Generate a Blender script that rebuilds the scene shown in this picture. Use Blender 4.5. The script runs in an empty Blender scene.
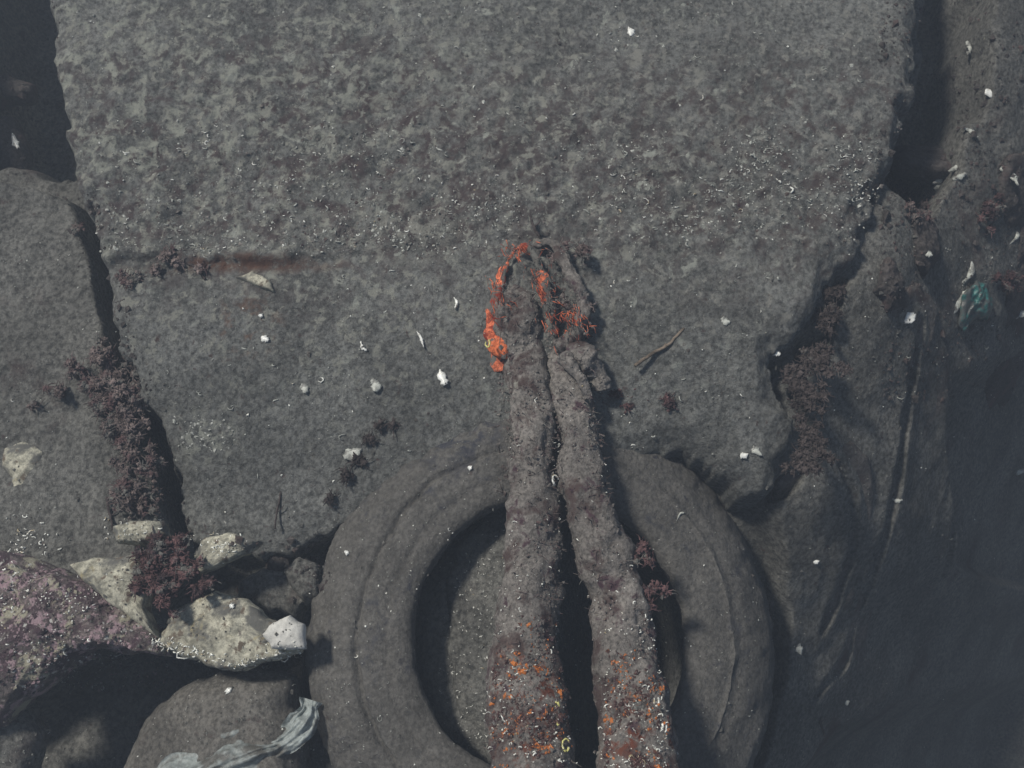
import bpy, math
import numpy as np
from math import radians as R
from mathutils import Vector

# ------------------------------------------------------------------ camera, light
sc = bpy.context.scene
col = sc.collection
PITCH = R(18); DIST = 1.284; F = 1024/(2*math.tan(R(26)))
cam_d = bpy.data.cameras.new('camera'); cam = bpy.data.objects.new('camera', cam_d); col.objects.link(cam)
CX, CY, CZ = 0.0, -DIST*math.sin(PITCH), DIST*math.cos(PITCH)
cam.location = (CX, CY, CZ); cam.rotation_euler = (PITCH, 0, 0)
cam_d.sensor_width = 36; cam_d.lens = 18/math.tan(R(26))
cam_d.clip_start = .02; cam_d.clip_end = 200
cam_d.dof.use_dof = True; cam_d.dof.focus_distance = 1.15; cam_d.dof.aperture_fstop = 14.0
sc.camera = cam

SUN_EL, SUN_AZ = R(57), R(150)          # azimuth measured from +x, counter-clockwise, towards the sun
w = bpy.data.worlds.new('World'); sc.world = w; w.use_nodes = True
nt = w.node_tree; nt.nodes.clear()
sky = nt.nodes.new('ShaderNodeTexSky'); sky.sky_type = 'NISHITA'; sky.sun_disc = False
sky.sun_elevation = SUN_EL; sky.sun_rotation = (math.pi/2 - SUN_AZ) % (2*math.pi)
bg = nt.nodes.new('ShaderNodeBackground'); bg.inputs[1].default_value = .05
wo = nt.nodes.new('ShaderNodeOutputWorld')
nt.links.new(sky.outputs[0], bg.inputs[0]); nt.links.new(bg.outputs[0], wo.inputs[0])
sd = bpy.data.lights.new('sun', 'SUN'); sd.energy = 4.2; sd.angle = R(7); sd.color = (1, .935, .845)
so = bpy.data.objects.new('sun', sd); col.objects.link(so)
so.location = (-2, 1.2, 3)
sv = Vector((math.cos(SUN_EL)*math.cos(SUN_AZ), math.cos(SUN_EL)*math.sin(SUN_AZ), math.sin(SUN_EL)))
so.rotation_euler = sv.to_track_quat('Z', 'Y').to_euler()
sc.view_settings.view_transform = 'Standard'; sc.view_settings.look = 'None'
sc.view_settings.gamma = 1; sc.view_settings.exposure = 0.19
sc.view_settings.use_curve_mapping = False
HAZE_DENS = .17

# ------------------------------------------------------------------ helpers
rng = np.random.default_rng(7)

def at(px, py, z=0.0):
    """photo pixel -> real point on the level z"""
    u = (np.asarray(px, float)-512)/F; v = -(np.asarray(py, float)-384)/F
    c, s = math.cos(PITCH), math.sin(PITCH)
    dx, dy, dz = u, v*c + s, v*s - c
    t = (z-CZ)/dz
    return CX+dx*t, CY+dy*t
def A(px, py, z=0.0):
    x, y = at(px, py, z); return np.array([float(x), float(y), float(z)])
def toP(x, y, z=0.0):
    """plan coordinates used for authoring the relief"""
    rx, ry, rz = x-CX, y-CY, z-CZ
    c, s = math.cos(PITCH), math.sin(PITCH)
    yy = ry*c + rz*s; zz = -ry*s + rz*c
    d = np.maximum(-zz, .15)
    return 512+F*rx/d, 384-F*yy/d

def _h(i, j, k, seed):
    n = (i*374761393 + j*668265263 + k*2147483647 + seed*974634777) & 0xFFFFFFFF
    n = ((n ^ (n >> 13))*1274126177) & 0xFFFFFFFF
    n = (n ^ (n >> 16)) & 0xFFFFFFFF
    return n/4294967295.0*2-1
def noise(x, y, z=0.0, seed=0):
    x = np.asarray(x, float); y = np.asarray(y, float); z = np.asarray(z, float)+0*x
    i = np.floor(x).astype(np.int64); j = np.floor(y).astype(np.int64); k = np.floor(z).astype(np.int64)
    fx, fy, fz = x-i, y-j, z-k
    fx = fx*fx*(3-2*fx); fy = fy*fy*(3-2*fy); fz = fz*fz*(3-2*fz)
    r = 0
    for a in (0, 1):
        for b in (0, 1):
            for c in (0, 1):
                r = r + _h(i+a, j+b, k+c, seed)*(fx if a else 1-fx)*(fy if b else 1-fy)*(fz if c else 1-fz)
    return r
def fbm(x, y, z=0.0, sc_=1.0, oct=4, seed=0, gain=.5):
    r = 0; a = 1
    for o in range(oct):
        f = sc_*2.03**o
        r = r + a*noise(np.asarray(x)*f+o*17.3, np.asarray(y)*f-o*9.1, np.asarray(z)*f, seed+o); a *= gain
    return r
def ss(a, b, x):
    t = np.clip((x-a)/(b-a), 0, 1); return t*t*(3-2*t)
def sdf(poly, x, y):
    """signed distance, positive inside"""
    poly = np.asarray(poly, float); n = len(poly)
    d = np.full(x.shape, 1e9); ins = np.zeros(x.shape, bool)
    for i in range(n):
        ax, ay = poly[i]; bx, by = poly[(i+1) % n]
        ex, ey = bx-ax, by-ay
        t = np.clip(((x-ax)*ex+(y-ay)*ey)/(ex*ex+ey*ey+1e-12), 0, 1)
        d = np.minimum(d, (x-ax-t*ex)**2+(y-ay-t*ey)**2)
        c = ((ay > y) != (by > y)) & (x < (bx-ax)*(y-ay)/((by-ay) if by != ay else 1e-12)+ax)
        ins ^= c
    d = np.sqrt(d); return np.where(ins, d, -d)
def line_d(pts, x, y):
    pts = np.asarray(pts, float); d = np.full(x.shape, 1e9)
    for i in range(len(pts)-1):
        ax, ay = pts[i]; bx, by = pts[i+1]; ex, ey = bx-ax, by-ay
        t = np.clip(((x-ax)*ex+(y-ay)*ey)/(ex*ex+ey*ey+1e-12), 0, 1)
        d = np.minimum(d, (x-ax-t*ex)**2+(y-ay-t*ey)**2)
    return np.sqrt(d)
def wp(pts, z=0.0):
    return [tuple(A(a, b, z)[:2]) for a, b in pts]

def mesh_obj(name, V, Fc, mat, parent=None, loc=None, smooth=True):
    V = np.asarray(V, float)
    if loc is None: loc = (0, 0, 0)
    me = bpy.data.meshes.new(name)
    me.from_pydata((V-np.asarray(loc, float)).tolist(), [], [tuple(int(q) for q in f) for f in Fc])
    me.validate()
    if smooth: me.polygons.foreach_set('use_smooth', [True]*len(me.polygons))
    for m in (mat if isinstance(mat, (list, tuple)) else [mat]): me.materials.append(m)
    o = bpy.data.objects.new(name, me); col.objects.link(o)
    if parent is not None:
        o.parent = parent
        if loc is not None: o.location = Vector(loc)-Vector(parent.location)
    else: o.location = loc
    return o
def tag(o, label=None, cat=None, group=None, kind=None):
    if label: o['label'] = label
    if cat: o['category'] = cat
    if group: o['group'] = group
    if kind: o['kind'] = kind
    return o
def empty(name, loc, label, cat, group=None):
    o = bpy.data.objects.new(name, None); o.empty_display_size = .05
    col.objects.link(o); o.location = loc
    return tag(o, label, cat, group)

def grid_faces(nx, ny, keep=None):
    i, j = np.meshgrid(np.arange(nx-1), np.arange(ny-1), indexing='ij')
    a = (i*ny+j).ravel(); f = np.stack([a, a+ny, a+ny+1, a+1], 1)
    if keep is not None:
        k = keep.ravel(); f = f[k[f].all(1)]
    return f
def compact(V, f):
    used = np.unique(f); m = np.full(len(V), -1); m[used] = np.arange(len(used))
    return V[used], m[f]

class MB:
    """collects tubes and crumbs into one mesh"""
    def __init__(s): s.V = []; s.F = []; s.n = 0
    def add(s, V, Fc):
        V = np.asarray(V, float); s.V.append(V); s.F += [tuple(q+s.n for q in f) for f in Fc]; s.n += len(V)
    def tube(s, P, r, k=5, cap=True):
        P = np.asarray(P, float); n = len(P); r = np.broadcast_to(np.asarray(r, float), (n,))
        T = np.gradient(P, axis=0); T /= np.linalg.norm(T, axis=1)[:, None]+1e-12
        up = np.array([0, 0, 1.0]) if abs(T[0][2]) < .9 else np.array([1.0, 0, 0])
        V = []
        for i in range(n):
            a = np.cross(T[i], up); a /= np.linalg.norm(a)+1e-12; b = np.cross(a, T[i]); up = b
            th = np.arange(k)*2*math.pi/k
            V.append(P[i]+r[i]*(np.cos(th)[:, None]*a+np.sin(th)[:, None]*b))
        V = np.concatenate(V); Fc = []
        for i in range(n-1):
            for q in range(k):
                Fc.append((i*k+q, i*k+(q+1) % k, (i+1)*k+(q+1) % k, (i+1)*k+q))
        if cap: Fc += [tuple(range(k))[::-1], tuple((n-1)*k+q for q in range(k))]
        s.add(V, Fc)
    def crumb(s, c, r, sq=.7):
        a = rng.uniform(.6, 1.2, 6)*r
        V = np.array([(a[0], 0, 0), (-a[1], 0, 0), (0, a[2], 0), (0, -a[3], 0), (0, 0, a[4]*sq), (0, 0, -a[5]*sq)])
        t = rng.uniform(0, 6.28); M = np.array([[math.cos(t), -math.sin(t), 0], [math.sin(t), math.cos(t), 0], [0, 0, 1]])
        t = rng.uniform(-.8, .8); M2 = np.array([[1, 0, 0], [0, math.cos(t), -math.sin(t)], [0, math.sin(t), math.cos(t)]])
        s.add(V@M2.T@M.T+np.asarray(c), [(0, 2, 4), (2, 1, 4), (1, 3, 4), (3, 0, 4), (2, 0, 5), (1, 2, 5), (3, 1, 5), (0, 3, 5)])
    def build(s, name, mat, parent=None, loc=None, smooth=True):
        return mesh_obj(name, np.concatenate(s.V), s.F, mat, parent, loc, smooth)

# ------------------------------------------------------------------ materials
def mat(name, base, var=.25, patches=(), bump=.0016, fine=170, rough=.95, spec=.15, coat=0, alpha=None, trans=0, big=9):
    """patches: (colour, noise scale, lo, hi, seed, optional (axis point, radius0, radius1) zone in object space)"""
    m = bpy.data.materials.new(name); m.use_nodes = True; n = m.node_tree; N = n.nodes; L = n.links
    b = N['Principled BSDF']; b.inputs['Roughness'].default_value = rough
    b.inputs['Specular IOR Level'].default_value = spec
    b.inputs['Coat Weight'].default_value = coat; b.inputs['Coat Roughness'].default_value = .15
    tc = N.new('ShaderNodeTexCoord')
    def nz(scale, det=4, ro=.6, seed=0.0, dist=0):
        q = N.new('ShaderNodeTexNoise'); q.noise_dimensions = '4D'; q.inputs['Scale'].default_value = scale
        q.inputs['Detail'].default_value = det; q.inputs['Roughness'].default_value = ro
        q.inputs['W'].default_value = seed; q.inputs['Distortion'].default_value = dist
        L.new(tc.outputs['Object'], q.inputs['Vector']); return q.outputs['Fac']
    def ramp(src, a, c, lo=0., hi=1.):
        q = N.new('ShaderNodeMapRange'); q.interpolation_type = 'SMOOTHSTEP'
        q.inputs[1].default_value = a; q.inputs[2].default_value = c; q.inputs[3].default_value = lo; q.inputs[4].default_value = hi
        L.new(src, q.inputs[0]); return q.outputs[0]
    def mix(f, a, c, typ='MIX'):
        q = N.new('ShaderNodeMix'); q.data_type = 'RGBA'; q.blend_type = typ
        for sck, v in ((q.inputs[0], f), (q.inputs[6], a), (q.inputs[7], c)):
            if hasattr(v, 'is_output'): L.new(v, sck)
            else: sck.default_value = v if isinstance(v, (int, float)) else (*v, 1)
        return q.outputs[2]
    c = mix(ramp(nz(big), .35, .65), [x*(1-var*.6) for x in base], [x*(1+var*.6) for x in base])
    g = ramp(nz(fine*1.25, 4, .78, 3.3), .34, .66, 1-var*1.5, 1+var*1.5)
    gg = N.new('ShaderNodeCombineColor')
    for q in range(3): L.new(g, gg.inputs[q])
    c = mix(1.0, c, gg.outputs[0], 'MULTIPLY')
    for p in patches:
        f = ramp(nz(p[1], 5, .65, p[4], .4), p[2], p[3])
        if len(p) > 5 and p[5] is not None:
            ctr, r0, r1 = p[5]
            d = N.new('ShaderNodeVectorMath'); d.operation = 'DISTANCE'; d.inputs[1].default_value = ctr
            if len(p) > 6:
                sq = N.new('ShaderNodeVectorMath'); sq.operation = 'MULTIPLY'; sq.inputs[1].default_value = p[6]
                L.new(tc.outputs['Object'], sq.inputs[0]); L.new(sq.outputs[0], d.inputs[0])
                d.inputs[1].default_value = [ctr[k]*p[6][k] for k in range(3)]
            else: L.new(tc.outputs['Object'], d.inputs[0])
            z = ramp(d.outputs['Value'], r0, r1, 1, 0)
            mm = N.new('ShaderNodeMath'); mm.operation = 'MULTIPLY'; L.new(f, mm.inputs[0]); L.new(z, mm.inputs[1]); f = mm.outputs[0]
        c = mix(f, c, p[0])
    L.new(c, b.inputs['Base Color'])
    hs = N.new('ShaderNodeMath'); hs.operation = 'ADD'
    L.new(nz(fine*1.3, 6, .78, 1.7), hs.inputs[0])
    h2 = N.new('ShaderNodeMath'); h2.operation = 'MULTIPLY'; h2.inputs[1].default_value = .8; L.new(nz(fine*.33, 3, .6, 5.1), h2.inputs[0])
    L.new(h2.outputs[0], hs.inputs[1])
    bm = N.new('ShaderNodeBump'); bm.inputs['Strength'].default_value = 1; bm.inputs['Distance'].default_value = bump
    L.new(hs.outputs[0], bm.inputs['Height']); L.new(bm.outputs[0], b.inputs['Normal'])
    if trans:
        b.inputs['Transmission Weight'].default_value = trans; b.inputs['IOR'].default_value = 1.1
    return m

SILT = (.150, .150, .138)
BROWN = (.085, .062, .058); PURP = (.075, .045, .055); PALE = (.42, .42, .34); RUST = (.30, .085, .03)
M = {}
M['silt'] = mat('silt', SILT, .36, [(BROWN, 7, .55, .72, 2.), (PALE, 60, .70, .76, 8.), (BROWN, 60, .62, .72, 11.)], bump=.005, fine=150)
bc = tuple(A(300, 150, .13)); bc2 = tuple(A(760, 160, .13)); rb = tuple(A(235, 262, .13)); cor = tuple(A(130, 70, .13))
M['block'] = mat('block', (.158, .163, .155), .34, [
    ((.088, .070, .070), 42, .44, .62, 2., (bc, .12, .34), (.55, 1.35, 0)),
    ((.088, .072, .070), 46, .44, .64, 4., (bc2, .1, .30), (.6, 1.35, 0)),
    ((.29, .295, .26), 64, .53, .62, 9., (bc, .18, .42), (.6, 1, 0)),
    ((.33, .345, .30), 44, .51, .64, 19., (cor, .10, .34), (.6, 1, 0)),
    ((.32, .33, .29), 60, .50, .58, 41., (tuple(A(205, 434, .1)), .01, .05)),
    ((.28, .28, .25), 60, .46, .56, 43., (tuple(A(405, 236, .12)), .01, .07), (.7, 1.3, 0)),
    ((.36, .38, .34), 46, .57, .68, 39., (tuple(A(500, 60, .13)), .2, .6), (.6, 1, 0)),  # pale crust, also lightened in colour to brighten the top of the block
    ((.27, .27, .245), 70, .54, .64, 29., (bc2, .12, .42), (.6, 1, 0)),
    ((.13, .075, .055), 45, .40, .56, 15., (rb, .01, .07), (.42, 4.5, 0)),
    ((.17, .10, .07), 60, .5, .65, 25., (tuple(A(250, 327, .11)), .0, .06)),
    (BROWN, 90, .60, .72, 11.)], bump=.005, fine=150)
M['rubber'] = mat('rubber', (.142, .138, .128), .22, [((.066, .07, .085), 40, .55, .74, 6.), ((.05, .055, .075), 60, .44, .60, 36., (tuple(A(455, 420, .09)), .01, .09)), ((.06, .06, .07), 90, .60, .70, 16.), (BROWN, 60, .64, .75, 11.)], bump=.0045, fine=170)
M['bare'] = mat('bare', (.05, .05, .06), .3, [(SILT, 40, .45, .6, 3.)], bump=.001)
M['rope'] = mat('rope', (.195, .182, .168), .3, [((.15, .055, .035), 75, .50, .62, 27., (tuple(A(530, 705, .17)), .035, .085)), ((.15, .055, .035), 75, .50, .62, 28., (tuple(A(643, 735, .16)), .025, .06)), (BROWN, 26, .50, .62, 2.), (PURP, 42, .56, .66, 7.), ((.3, .3, .26), 50, .66, .72, 17.)], bump=.003, fine=160)
M['crust'] = mat('crust', (.07, .032, .028), .4, [(SILT, 60, .52, .60, 2.), ((.55, .17, .03), 70, .53, .57, 7.), ((.36, .34, .24), 50, .62, .68, 17.)], bump=.002, fine=220, rough=.25, spec=.7)
M['orange'] = mat('orange', (.74, .20, .10), .35, [(SILT, 60, .46, .52, 2.), ((.28, .05, .03), 60, .52, .62, 9.)], bump=.002, fine=260)
M['orange_bright'] = mat('orange_bright', (.72, .19, .08), .3, [(SILT, 60, .55, .62, 4.), ((.4, .08, .04), 90, .55, .7, 9.)], bump=.0015, fine=260)
M['algae'] = mat('algae', (.13, .105, .098), .5, [((.11, .07, .07), 40, .5, .6, 2.), (SILT, 55, .5, .62, 8.)], bump=.001)
M['red'] = mat('red', (.10, .058, .058), .5, [((.05, .035, .038), 40, .5, .6, 2.), (SILT, 60, .54, .62, 8.)], bump=.001)
M['dark'] = mat('dark', (.06, .05, .048), .4, [(SILT, 50, .6, .7, 8.)], bump=.001)
M['pale'] = mat('pale', (.42, .41, .33), .3, [(SILT, 30, .47, .60, 2.), ((.16, .13, .10), 70, .54, .62, 22.), ((.42, .37, .22), 30, .55, .65, 5.), (PURP, 55, .66, .74, 9.), ((.6, .6, .52), 40, .66, .72, 12.)], bump=.0025, fine=120)
M['white_stone'] = mat('white_stone', (.62, .62, .58), .1, [(SILT, 40, .62, .7, 2.)], bump=.0015, fine=120)
M['purple'] = mat('purple', (.14, .115, .11), .4, [(PURP, 40, .44, .54, 2.), ((.42, .30, .33), 60, .52, .58, 5.), ((.42, .40, .30), 30, .55, .62, 9.), ((.62, .62, .58), 110, .60, .64, 12.)], bump=.005, fine=130, rough=.35, spec=.7)
M['stone'] = mat('stone', (.13, .12, .11), .3, [(BROWN, 25, .52, .68, 2.)], bump=.003)
M['brick'] = mat('brick', (.135, .13, .118), .3, [(BROWN, 25, .55, .66, 2.), ((.28, .10, .045), 30, .40, .6, 5., (tuple(A(256, 705, -.02)), .0, .045))], bump=.003)
M['rubble'] = mat('rubble', (.075, .068, .065), .35, [((.12, .085, .08), 25, .5, .66, 2.), ((.3, .3, .28), 60, .66, .72, 5.)], bump=.003)
M['shell'] = mat('shell', (.78, .80, .76), .12, [((.45, .42, .32), 90, .56, .68, 3.)], bump=.0005, rough=.25, spec=.7)
M['shell_dull'] = mat('shell_dull', (.42, .44, .40), .25, [(SILT, 90, .52, .64, 3.)], bump=.0006, rough=.45, spec=.5)
M['worm'] = mat('worm', (.80, .82, .76), .25, [((.4, .33, .2), 60, .55, .62, 3.)], bump=.0003, rough=.22, spec=.8)
M['worm_yellow'] = mat('worm_yellow', (.62, .60, .22), .2, bump=.0003, rough=.22, spec=.8)
M['film'] = mat('film', (.42, .47, .46), .2, [((.16, .16, .145), 30, .48, .60, 3.)], bump=.0012, fine=120, rough=.35, spec=.5)
M['teal'] = mat('teal', (.03, .13, .12), .3, [((.09, .10, .095), 70, .44, .52, 3.)], bump=.001, rough=.3, spec=.6)
M['twig'] = mat('twig', (.17, .14, .11), .3, bump=.0008)

# ------------------------------------------------------------------ relief of the place
LEFT_EDGE = wp([(45, -60), (52, 60), (64, 150), (92, 262), (107, 340), (150, 450), (166, 530)], .10)
SHELF = wp([(-420, 176), (0, 178), (45, 182), (80, 186), (108, 262), (126, 340), (170, 450), (190, 560), (150, 600), (-420, 560)], .07)
GAP = wp([(952, -120), (950, 0), (944, 90), (925, 150), (900, 195)], .0)
RIDGES = [wp([(908, 335), (911, 420), (912, 520), (905, 600), (900, 650), (850, 700)], -.05), wp([(838, 466), (858, 490), (876, 535), (872, 590), (860, 620)], -.02), wp([(965, 400), (985, 440), (1012, 478), (1030, 540)], -.1)]
DEBRIS = wp([(838, 290), (830, 330), (806, 352), (800, 385), (818, 410), (822, 440), (810, 462), (786, 482)], .07)
CAVITY = wp([(-60, 760), (20, 700), (60, 660), (130, 630), (310, 640), (312, 720), (280, 800), (-40, 840)], -.03)
CORNER = wp([(850, 790), (900, 745), (960, 718), (1060, 698), (1500, 640), (1500, 1100), (850, 1100)], -.08)
RSHELF = wp([(962, 380), (985, 430), (1012, 476), (1060, 530), (1500, 500), (1500, 150), (1100, 300)], -.1)
TC0 = A(553, 634, .085)
def H(x, y, micro=True):
    px, py = toP(x, y)
    z = 0*x
    z = z + .075*ss(-.012, .012, sdf(SHELF, x, y)+.006*noise(x*50, y*50, seed=5)+.022*noise(x*13, y*13, seed=6)*ss(300, 220, py))
    z = z - .15*ss(60, 30, px-30)*ss(185, 150, py+16*noise(x*22, y*0, seed=18)+5*noise(x*70, y*70, seed=19)) + .26*ss(0, -60, px)*ss(190, 140, py) + .10*ss(-40, -160, py)*ss(60, 0, px)  # pit, with an unseen bank left of view added to shade it
    rt = np.hypot(x-TC0[0], y-TC0[1]); z = z + .020*ss(.165, .135, rt)*ss(600, 500, px) - .11*ss(.17, .14, rt)*ss(545, 600, px)
    # slope shaped to turn the right side and corner from the sun, dimming them
    e = np.clip(.87*x-.5*y-.21, 0, None)
    z = z - np.where(e < .36, 2.2*e*e, 2.2*.36**2+1.58*np.minimum(e-.36, .5)+.4*(1-np.exp(-np.maximum(e-.86, 0)*3.9)))*ss(.0, .2, x) + .055*ss(650, 780, px)*ss(620, 480, py) + .05*ss(700, 800, px)*ss(960, 860, px)*ss(430, 300, py)*ss(150, 260, py)
    rt2 = np.hypot(x-TC0[0], y-TC0[1]); wob = .006*noise(x*30, y*30, seed=15)
    z = z - .065*ss(.312, .285, rt2+wob)*ss(.02, .16, x-TC0[0])*ss(.32, .1, y-TC0[1]+.0*x)
    z = z - .17*ss(.055, .02, line_d(GAP, x, y)+.010*noise(x*30, y*30, seed=23))
    for ln in RIDGES: z = z - .016*ss(.010, .002, line_d(ln, x, y)+.004*noise(x*40, y*40, seed=24)) + .008*ss(.04, .0, line_d(ln, x, y))
    dc = line_d(DEBRIS, x, y)+.010*noise(x*38, y*38, seed=16); z = z - .035*ss(.013, .002, dc)
    z = z - .10*ss(-.012, .03, sdf(CAVITY, x, y))
    z = z - .13*ss(-.02, .05, sdf(CORNER, x, y))
    z = z - .05*ss(-.012, .015, sdf(RSHELF, x, y))
    z = z - .11*ss(.013, .003, line_d(LEFT_EDGE, x, y)+.003*noise(x*40, y*40, seed=9))
    z = z + .02*fbm(x, y, 0, 3.0, 3, 40)*ss(.9, 1.6, np.hypot(x, y)) + .35*fbm(x, y, 0, .35, 3, 44)*ss(2, 8, np.hypot(x, y))
    z = z + .010*fbm(x, y, 0, 7, 3, 1)
    if micro: z = z + .0026*fbm(x, y, 0, 38, 4, 2, .6)
    return z
def axis(c0, c1, s, far):
    mid = np.arange(c0, c1+s, s); out = []; d = s; v = c1
    while v < far: d *= 1.12; v += d; out.append(v)
    out2 = []; d = s; v = c0
    while v > -far: d *= 1.12; v -= d; out2.append(v)
    return np.concatenate([out2[::-1], mid, out])
xs = axis(-.85, .9, .0032, 22); ys = axis(-.62, .85, .0032, 22)
X, Y = np.meshgrid(xs, ys, indexing='ij'); Z = H(X, Y)
V = np.stack([X.ravel(), Y.ravel(), Z.ravel()], 1)
tag(mesh_obj('seabed', V, grid_faces(len(xs), len(ys)), M['silt']), 'dark silty seabed around the block and the tyre, sloped on the right to dim it', kind='structure')

# haze: cloudy water
hz = 24.0; zb, zt_ = -3.4, 1.9
V = [(sx*hz, sy*hz, z) for z in (zb, zt_) for sx, sy in ((-1, -1), (1, -1), (1, 1), (-1, 1))]
hm = bpy.data.materials.new('cloudy_water'); hm.use_nodes = True; hn = hm.node_tree; hn.nodes.clear()
pv = hn.nodes.new('ShaderNodeVolumePrincipled'); ho = hn.nodes.new('ShaderNodeOutputMaterial')
pv.inputs['Color'].default_value = (.50, .60, .74, 1); pv.inputs['Density'].default_value = HAZE_DENS
pv.inputs['Anisotropy'].default_value = 0.2
hn.links.new(pv.outputs[0], ho.inputs['Volume'])
tag(mesh_obj('haze', V, [(3, 2, 1, 0), (4, 5, 6, 7), (0, 1, 5, 4), (1, 2, 6, 5), (2, 3, 7, 6), (3, 0, 4, 7)], hm, smooth=False), 'cloudy greenish water over the seabed', kind='stuff')

# ------------------------------------------------------------------ the mooring block
BLOCK = wp([(48, -60), (54, 60), (68, 150), (98, 262), (112, 340), (156, 450), (175, 540), (250, 560), (340, 520), (460, 480),
            (600, 470), (690, 440), (745, 478), (775, 486), (800, 462), (806, 420), (788, 372), (782, 345), (812, 330), (832, 300), (862, 246),
            (886, 190), (912, 110), (922, 40), (924, -60)], .11)
BLOCK = BLOCK[:1] + BLOCK[1:]
far_l = (BLOCK[0][0]-.03, .95); far_r = (BLOCK[-1][0]-.02, .95)
BLOCK = BLOCK + [far_r, far_l]
STEP = np.array([(-300, 262), (92, 262), (150, 258), (200, 266), (260, 262), (320, 258), (420, 247), (500, 238), (600, 246), (700, 262), (870, 262), (1400, 262)], float)
def zblock(x, y):
    px, py = toP(x, y, .12)
    ly = np.interp(px, STEP[:, 0], STEP[:, 1]) + 5*noise(x*30, y*30, seed=3)+2*noise(x*90, y*90, seed=4)
    up = ss(3, -3, py-ly)
    amt = .004*ss(560, 300, px)*ss(90, 190, px)+.001
    z = .128 + .02*(y-.2)
    z = z - amt*(1-up)
    z = z - .05*ss(40, 260, py-ly)*(1-up)
    z = z - .012*ss(380, 740, px)*ss(240, 420, py)
    # rough encrusted upper face, smoother silt below
    rough = up*ss(-260, -40, py-ly)
    z = z + (.0016+.0030*rough)*fbm(x, y, 0, 34, 4, 11, .65)*(.5+.5*up)
    z = z + .0012*fbm(x, y, 0, 70, 3, 12, .6) + .006*fbm(x, y, 0, 5, 2, 13)
    # ridge along the rusty line
    z = z + .004*ss(10, 0, np.abs(py-ly+5))*ss(420, 250, px)
    return z
s = .0028
xs = np.arange(-.85, .72, s); ys = np.arange(-.25, 1.0, s)
X, Y = np.meshgrid(xs, ys, indexing='ij')
D = sdf(BLOCK, X, Y) + (.006+.006*ss(.15, .3, X))*noise(X*45, Y*45, seed=21) + .003*noise(X*130, Y*130, seed=22)
Z = zblock(X, Y); r = .009
Z = Z - (.012+.008*ss(520, 700, toP(X, Y, .1)[0]))*ss(.035, .0, D) - (.30)*ss(r, -r, D)**1.5
V = np.stack([X.ravel(), Y.ravel(), Z.ravel()], 1)
f = grid_faces(len(xs), len(ys), D > -r-.003)
V, f = compact(V, f)
block = empty('mooring_block', (0, .3, 0), 'large silted concrete mooring block with encrusted upper face and rusty ledge line', 'concrete block')
mesh_obj('block_body', V, f, M['block'], block)

GX = np.arange(-1.0, 1.05, .004); GY = np.arange(-.8, 1.0, .004)
_X, _Y = np.meshgrid(GX, GY, indexing='ij'); _D = sdf(BLOCK, _X, _Y)
_S = np.where(_D > .004, zblock(_X, _Y)-.012*ss(.03, 0, _D), H(_X, _Y))
def look(Mp, x, y):
    i = min(max((x+1.0)/.004, 0), len(GX)-2.001); j = min(max((y+.8)/.004, 0), len(GY)-2.001)
    a, b = int(i), int(j); u, v = i-a, j-b
    return Mp[a, b]*(1-u)*(1-v)+Mp[a+1, b]*u*(1-v)+Mp[a, b+1]*(1-u)*v+Mp[a+1, b+1]*u*v
def at_surf(px, py, lift=0.0):
    z = .05
    for _ in range(5):
        x, y = at(px, py, z); z = float(look(_S, float(x), float(y)))
    return np.array([float(x), float(y), z+lift])

# encrusting worms: curled white tubes
def worm(mb, p, size, r):
    a0 = rng.uniform(0, 6.28); sw = rng.uniform(.3, 2.2) if rng.random() < .9 else rng.uniform(2.6, 4.6); size = size*math.exp(rng.normal(-.1, .35)); n = 5; t = np.linspace(0, 1, n)
    th = a0+t*sw; tilt = rng.uniform(-.3, .6)
    P = np.stack([size*np.cos(th)+rng.normal(0, size*.12, n), size*np.sin(th)*rng.uniform(.5, 1)+rng.normal(0, size*.12, n), size*tilt*np.sin(th*.7)], 1)+p-np.array([size*math.cos(a0), size*math.sin(a0), 0])*.6+np.array([0, 0, r*.6])
    mb.tube(P, r*np.array([.6, 1, 1, .9, .5]), 4)
def band(n, boxes):
    out = []
    tot = sum(b[4] for b in boxes)
    for b in boxes:
        k = int(n*b[4]/tot)
        cx = rng.uniform(b[0], b[2], k); cy = rng.uniform(b[1], b[3], k)
        out.append(np.stack([cx, cy], 1))
    return np.concatenate(out)
_nm = [noise(np.arange(0, 60, .25)[:, None]+0*np.arange(0, 60, .25)[None], np.arange(0, 60, .25)[None]+0*np.arange(0, 60, .25)[:, None], seed=77)]
def NM(a, b): return _nm[0][int(a*4) % 240, int(b*4) % 240]
mb = MB(); mbd = MB(); cnt = 0
pts = band(2600, [(75, 0, 930, 250, 1.0), (100, 120, 520, 252, 1.5), (560, 130, 870, 230, 1.1), (180, 235, 340, 258, .3), (700, 150, 880, 200, .5), (110, 260, 780, 470, .45)])
for px, py in pts:
    if NM(px*.02, py*.03) < rng.uniform(-.7, .6): continue
    x, y = at(px, py, .125)
    if look(_D, float(x), float(y)) < .006: continue
    z = float(look(_S, float(x), float(y)))
    q = rng.random()
    worm(mb if rng.random() < .3 else mbd, np.array([x, y, z]), rng.uniform(.0010, .0036)*(1.5 if q > .93 else 1), rng.uniform(.0004, .0009)*(1.5 if q > .93 else 1)); cnt += 1
mg = MB(); mgp = MB()
for px, py in band(6500, [(75, 120, 910, 252, 1.3), (110, 190, 520, 256, .9), (70, 0, 925, 140, .5), (560, 140, 880, 240, .5)]):
    if NM(px*.03+11, py*.05+7) < rng.uniform(-.8, .5): continue
    x, y = at(px, py, .125); x = float(x); y = float(y)
    if look(_D, x, y) < .004: continue
    (mg if rng.random() < .72 else mgp).crumb((x, y, look(_S, x, y)), min(.0007*math.exp(abs(rng.normal(0, .6))), .0035), .45)
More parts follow.
